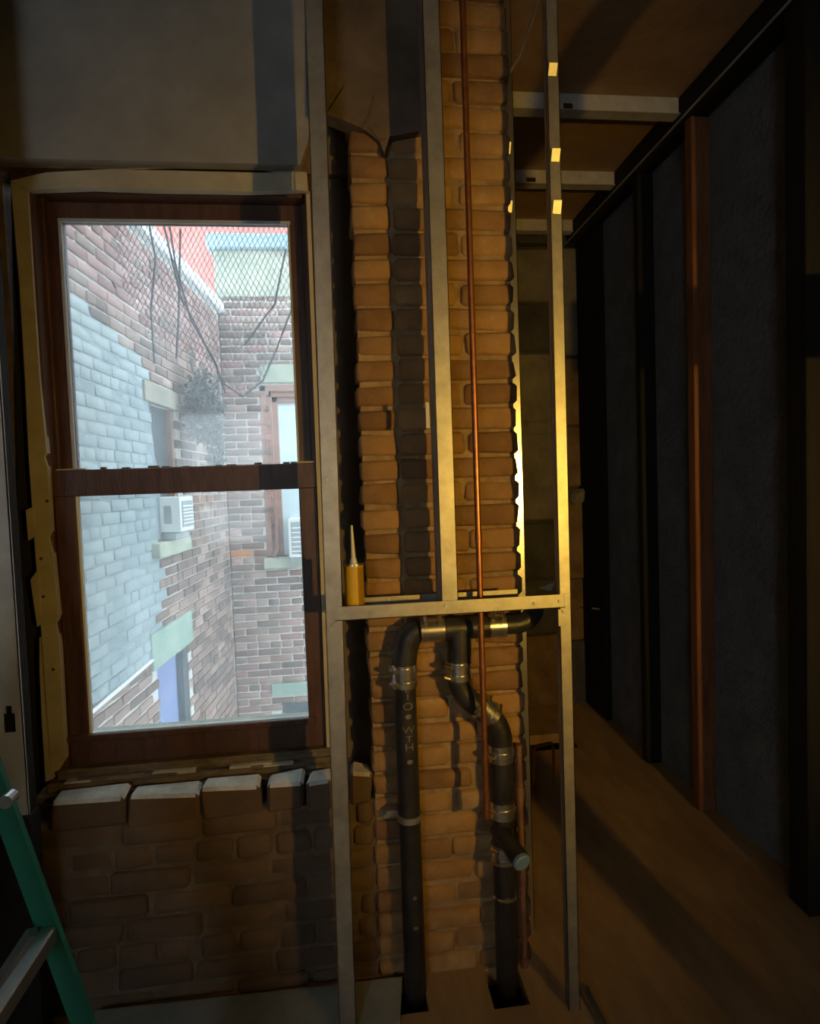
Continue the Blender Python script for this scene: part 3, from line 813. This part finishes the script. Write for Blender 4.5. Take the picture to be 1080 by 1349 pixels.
# openings on this wall (s,z): upper window, lower door
def rectL(x0, y0, x1, y1):
    a = SL(x0, y0); b = SL(x1, y1); return (min(a[0], b[0]), max(a[0], b[0]), min(a[1], b[1]), max(a[1], b[1]))
w_up = rectL(205, 715, 231, 541)
w_dn = rectL(216, 1010, 246, 850)
mbed = MB()
for (a, b, c, d) in holes_grid(-.3, S1, zmin, ZCO, (w_up, w_dn)):
    v, f = chamfer_box((a, -.25, c), (b, -.012, d)); mbed.add([WL(q[0], q[2], q[1]) for q in v], f)
mbed.build('mortar_bed', M['x_mortar'], cw)
def stuff_or_bricks(par, cand, budget, mortar_mats, ang, nobj_name='brick'):
    """cand: list of (importance, pos, l, h, mat, depth)"""
    cand.sort(key=lambda c: -c[0])
    for c in cand[:budget]:
        place_brick(par, c[1], ang, c[2], c[3], c[5], c[4], chamfer=.005, jit=.003)
    rest = cand[budget:]
    groups = {}
    for c in rest: groups.setdefault(c[4].name, []).append(c)
    m = MB(); slots = []; mi = []
    for k, (nm, cs) in enumerate(groups.items()):
        slots.append(cs[0][4])
        for c in cs:
            Mx = Matrix.Translation(c[1]) @ Matrix.Rotation(ang, 4, 'Z')
            v, f = chamfer_box((-c[2] / 2, -c[5] / 2, -c[3] / 2), (c[2] / 2, c[5] / 2, c[3] / 2), 0)
            m.add([Mx @ Vector(q) for q in v], f); mi += [k] * len(f)
    if m.v:
        o = m.build('brickwork', None, par)
        for s in slots: o.data.materials.append(s)
        o.data.polygons.foreach_set('material_index', mi)
        o['kind'] = 'stuff'
HX = .069
cand = []
z = zmin; k = 0
while z < ZCO - HX:
    s = -.02 - (.105 if k % 2 else 0)
    ls_ = .205 if k % 6 else .098
    while s < S1:
        a, b = max(s, 0.0), min(s + ls_, S1)
        sc, zc = (a + b) / 2, z + HX / 2
        skip = any(r[0] - .01 < sc < r[1] + .01 and r[2] < zc < r[3] for r in (w_up, w_dn))
        if b - a > .05 and not skip:
            pnt = in_poly(sc, zc, paint_s)
            q = WL(sc, zc, -.045 + random.uniform(-.003, .003) - (.002 if pnt else 0))
            px, py = proj(q)
            vis = 70 < px < 420 and 280 < py < 990
            mt = M['x_paint'] if pnt else (M['x_brick_red'] if zc > SL(150, 410)[1] - .0 and random.random() < .85 else M['x_brick'])
            cand.append(((100 if vis else 0) - (q - C0).length, q, b - a, HX - (.004 if pnt else .012), mt, .09))
        s += ls_ + .012
    z += HX; k += 1
stuff_or_bricks(cw, cand, 300, None, angL)
# painted joints: thin skin over the mortar inside the painted area
sk = MB(); sk.prism([WL(a, b, -.010) for a, b in paint_s], nl * .004); sk.build('paint_film', M['x_paint_joint'], cw)
# coping
wl_box('coping', -.3, S1, ZCO, ZCO + .10, -.28, .05, M['x_coping'], cw, .01)
# window and door on the left wall
fw = wl_box('window', w_up[0], w_up[1], w_up[2], w_up[3], -.12, -.06, M['x_dark'], cw)
wl_box('lintel', w_up[0] - .06, w_up[1] + .06, w_up[3], w_up[3] + .13, -.03, .012, M['x_stone_dim'], cw, .006)
wl_box('sill', w_up[0] - .06, w_up[1] + .06, w_up[2] - .10, w_up[2], -.03, .05, M['x_stone'], cw, .006)
wl_box('window_frame', w_up[0], w_up[0] + .05, w_up[2], w_up[3], -.07, -.02, M['x_frame'], cw)
wl_box('window_frame', w_up[1] - .05, w_up[1], w_up[2], w_up[3], -.07, -.02, M['x_frame'], cw)
wl_box('door', w_dn[0], w_dn[1], w_dn[2], w_dn[3], -.10, -.05, M['x_blue'], cw)
wl_box('door_frame', w_dn[0] - .01, w_dn[0] + .10, w_dn[2], w_dn[3], -.06, .0, M['x_dark'], cw)
wl_box('lintel', w_dn[0] - .12, w_dn[1] + .10, w_dn[3], w_dn[3] + .24, -.03, .012, M['x_stone_green'], cw, .006)
ridge = [SL(a, b) for a, b in ((118, 940), (160, 905), (214, 858))]
MB().tube([WL(a, b, 0) for a, b in ridge], .012, 6).build('roof_flashing', M['x_coping'], cw)

# facing building
YW = 5.9
xc = P(300, 660, YW).x
ztop = P(330, 330, YW).z
fbld = empty('brick_building', (xc, YW, zmin), 'facing brick building with stucco top seen through the window', 'building')
def rectF(x0, y0, x1, y1):
    a = P(x0, y0, YW); b = P(x1, y1, YW); return (min(a.x, b.x), max(a.x, b.x), min(a.z, b.z), max(a.z, b.z))
fw_up = rectF(352, 735, 460, 506)
fl_up = rectF(343, 505, 470, 479)
fl_dn = rectF(358, 918, 470, 893)
fw_dn = rectF(374, 1010, 460, 919)
zst = P(330, 392, YW).z
mbed = MB()
for (a, b, c, d) in holes_grid(xc + .004, 1.6, zmin, ztop, (fw_up, fw_dn)): mbed.box((a, YW + .012, c), (b, YW + .4, d))
mbed.build('mortar_bed', M['x_mortar'], fbld)
box('stucco_band', (xc - .02, YW - .02, zst), (1.6, YW + .2, ztop), M['x_stucco'], fbld, .01, .004)
cap0 = P(285, 330, YW).z; cap1 = P(285, 311, YW).z
box('metal_cap', (xc - .07, YW - .08, cap0), (1.6, YW + .4, cap1), M['x_cap'], fbld, .01)
cand = []
z = zmin; k = 0
while z < zst - .03:
    x = xc - (.105 if k % 2 else 0); hd = (k % 6 == 5)
    while x < 1.5:
        l = .098 if hd else .205
        a, b = max(x, xc), min(x + l, 1.5)
        c_, zc = (a + b) / 2, z + HX / 2
        if b - a > .05 and not any(r[0] < c_ < r[1] and r[2] < zc < r[3] for r in (fw_up, fl_up, fl_dn, fw_dn)):
            q = Vector((c_, YW + .045 + random.uniform(-.003, .003), zc))
            px, py = proj(q)
            vis = 270 < px < 425 and 300 < py < 960
            mt = M['x_brick'] if random.random() < .8 else M['x_brick_red']
            if abs(px - 322) < 13 and abs(py - 728) < 4.5: mt = M['x_brick_orange']
            if abs(px - 312) < 9 and abs(py - 782) < 4.5: mt = M['x_brick_orange']
            cand.append(((100 if vis else 0) - (q - C0).length, q, b - a, HX - .013, mt, .09))
        x += l + .012
    z += HX; k += 1
stuff_or_bricks(fbld, cand, 300, None, 0.0)
box('lintel', (fl_up[0], YW - .015, fl_up[2]), (fl_up[1], YW + .1, fl_up[3]), M['x_stone'], fbld, .008)
box('lintel', (fl_dn[0], YW - .015, fl_dn[2]), (fl_dn[1], YW + .1, fl_dn[3]), M['x_stone_green'], fbld, .008)
wf = box('window', (fw_up[0], YW + .09, fw_up[2]), (fw_up[1], YW + .12, fw_up[3]), M['x_shade'], fbld)
x0, x1, z0_, z1_ = fw_up
for i, (o_, d_) in enumerate(((0, .0), (.05, .03), (.10, .055))):
    mm = MB(); mm.box((x0 + o_, YW + d_, z0_), (x0 + o_ + .055, YW + .10, z1_), .004).box((x0 + o_, YW + d_, z1_ - .055 - o_), (x1, YW + .10, z1_ - o_), .004)
    mm.build('window_frame', M['x_frame'], wf)
box('sill', (x0 - .03, YW - .06, z0_ - .10), (x1 + .05, YW + .1, z0_ + .005), M['x_stone'], fbld, .008)
box('window', (fw_dn[0], YW + .09, fw_dn[2]), (fw_dn[1], YW + .12, fw_dn[3]), M['x_dark'], fbld)
mm = MB().tube([(x0 + .10, YW - .01, z0_ + .42), (x0 + .10, YW - .01, z0_ + .08), (x0 + .06, YW - .01, z0_ + .01)], .02, 8).build('drain_pipe', M['x_frame'], fbld)

# red painted building behind
rb = box('red_building', (-4.0, 8.2, zmin), (xc + 1.0, 8.8, P(250, 240, 8.2).z), M['x_red'], None)
tag(rb, 'bright red painted wall rising behind the courtyard coping', 'building')
# courtyard ground and our own outside wall continuing up
tag(box('courtyard_ground', (-4, 1.95, zmin - .1), (2.5, 8.2, zmin), M['x_ground']), 'grey concrete ground of the light well', 'ground', kind='structure')

# air conditioners
def ac_box(origin, ux, uy, w, d, h, label):
    """origin: bottom centre at the wall; ux along wall, uy outward"""
    e = empty('air_conditioner', origin, label, 'air conditioner', 'window air conditioners')
    def T(a, b, c): return Vector(origin) + ux * a + uy * b + Vector((0, 0, c))
    def bx(name, a0, a1, b0, b1, c0, c1, mat):
        v, f = chamfer_box((a0, b0, c0), (a1, b1, c1), .006)
        return MB().add([T(*q) for q in v], f).build(name, mat, e)
    bx('body', -w / 2, w / 2, -.10, d, 0, h, M['x_white'])
    bx('rear_grille', -w / 2 + .03, w / 2 - .03, d - .005, d + .006, .03, h - .03, M['x_grille'])
    for i in range(6):
        z = .05 + i * (h - .1) / 6
        bx('slat', -w / 2 + .03, w / 2 - .03, d + .004, d + .012, z, z + .012, M['x_white'])
    bx('side_vent', w / 2 - .002, w / 2 + .004, .05, d - .06, .06, h - .06, M['x_grille'])
    bx('side_vent', -w / 2 - .004, -w / 2 + .002, .05, d - .06, .06, h - .06, M['x_grille'])
    bx('support_rail', -w / 2, w / 2, -.08, d * .8, -.05, -.005, M['x_grille'])
    return e
sm_ = (w_up[0] + w_up[1]) / 2
ac_box(WL(sm_, w_up[2] + .055, -.03), u, nl, min(.27, w_up[1] - w_up[0] - .04), .16, .24, 'white window air conditioner on the receding painted side wall')
q = P(396, 730, YW)
ac_box(Vector((q.x + .12, YW + .02, fw_up[2] + .02)), Vector((1, 0, 0)), Vector((0, -1, 0)), .42, .26, .36, 'white window air conditioner in the facing building, cut by the sash')

# dry ivy hanging in the corner
iv = MB()
for i in range(1500):
    r = random.random() ** .6
    a = random.uniform(0, 2 * math.pi)
    t = random.random()
    px = 262 + 24 * r * math.cos(a) + (10 * t)
    py = 535 + 48 * r * math.sin(a) + 0
    if i % 3 == 0: px, py = 284 + random.gauss(0, 7), 590 + random.uniform(-40, 45)
    q = P(px, py, 4.75 + random.uniform(-.18, .18))
    d = Vector((random.gauss(0, 1), random.gauss(0, 1), random.gauss(0, 1) - .4)).normalized() * random.uniform(.02, .06)
    w = d.cross(Vector((random.gauss(0, 1), random.gauss(0, 1), random.gauss(0, 1)))).normalized() * .008
    iv.add([q - w, q + d * .5 - w * 1.6, q + d, q + d * .5 + w * 1.6], [(0, 1, 2, 3)])
ivy = empty('dry_ivy', P(270, 640, 5.0), 'clump of dry grey ivy hanging in the courtyard corner', 'plant')
o = mesh_ob('twigs', iv.v, iv.f, M['x_plant'], ivy, recalc=False); o['kind'] = 'stuff'
stm = MB()
for pts in ([(250, 470), (262, 520), (272, 580), (283, 640)], [(286, 480), (290, 540), (284, 600), (289, 650)], [(236, 470), (250, 520), (268, 560)]):
    stm.tube([P(a, b, 5.0) for a, b in pts], .008, 6)
stm.build('stem', M['x_plant'], ivy)

# bird netting
net = MB()
outline = [(138, 280), (395, 280), (392, 330), (372, 420), (345, 500), (318, 520), (290, 505), (268, 480), (232, 450), (196, 440), (176, 400), (152, 340)]
def net_pt(px, py):
    Y = 3.75 + .12 * math.sin(px * .021) + .06 * math.sin(py * .03)
    return P(px + 2.0 * math.sin(py * .05 + px * .02), py + 2.0 * math.sin(px * .06), Y)
step = 7.0
def seg(p, q, r=.0017):
    d = (q - p).normalized(); a = d.cross(Vector((0, 1, 0))).normalized() * r; b = Vector((0, 1, 0)) * r
    net.add([p + a - b * .6, p - a - b * .6, p + b, q + a - b * .6, q - a - b * .6, q + b], [(0, 1, 4, 3), (1, 2, 5, 4), (2, 0, 3, 5)])
for i in range(0, 42):
    for j in range(0, 42):
        ax, ay = 120 + i * step + (step / 2 if j % 2 else 0), 280 + j * step
        if not in_poly(ax, ay, outline): continue
        for bx_ in (ax - step / 2, ax + step / 2):
            seg(net_pt(ax, ay), net_pt(bx_, ay + step))
nt0 = empty('bird_netting', P(290, 510, 3.75), 'black diamond bird netting drooping across the top of the courtyard', 'netting')
o = mesh_ob('mesh', net.v, net.f, M['x_net'], nt0, recalc=False); o['kind'] = 'stuff'
for pts in ([(134, 285), (140, 330), (147, 370), (152, 378)], [(150, 285), (148, 320), (144, 345)], [(196, 290), (203, 340), (200, 410), (203, 480)], [(222, 285), (232, 350), (250, 420), (286, 480), (296, 520)], [(214, 285), (222, 330), (240, 390), (262, 440)], [(236, 300), (234, 420), (232, 470)], [(378, 330), (360, 400), (332, 440), (322, 455)], [(388, 395), (366, 460), (345, 500), (318, 522), (292, 505)]):
    MB().tube([net_pt(a, b) for a, b in pts], .006, 6).build('rope', M['x_net'], nt0)
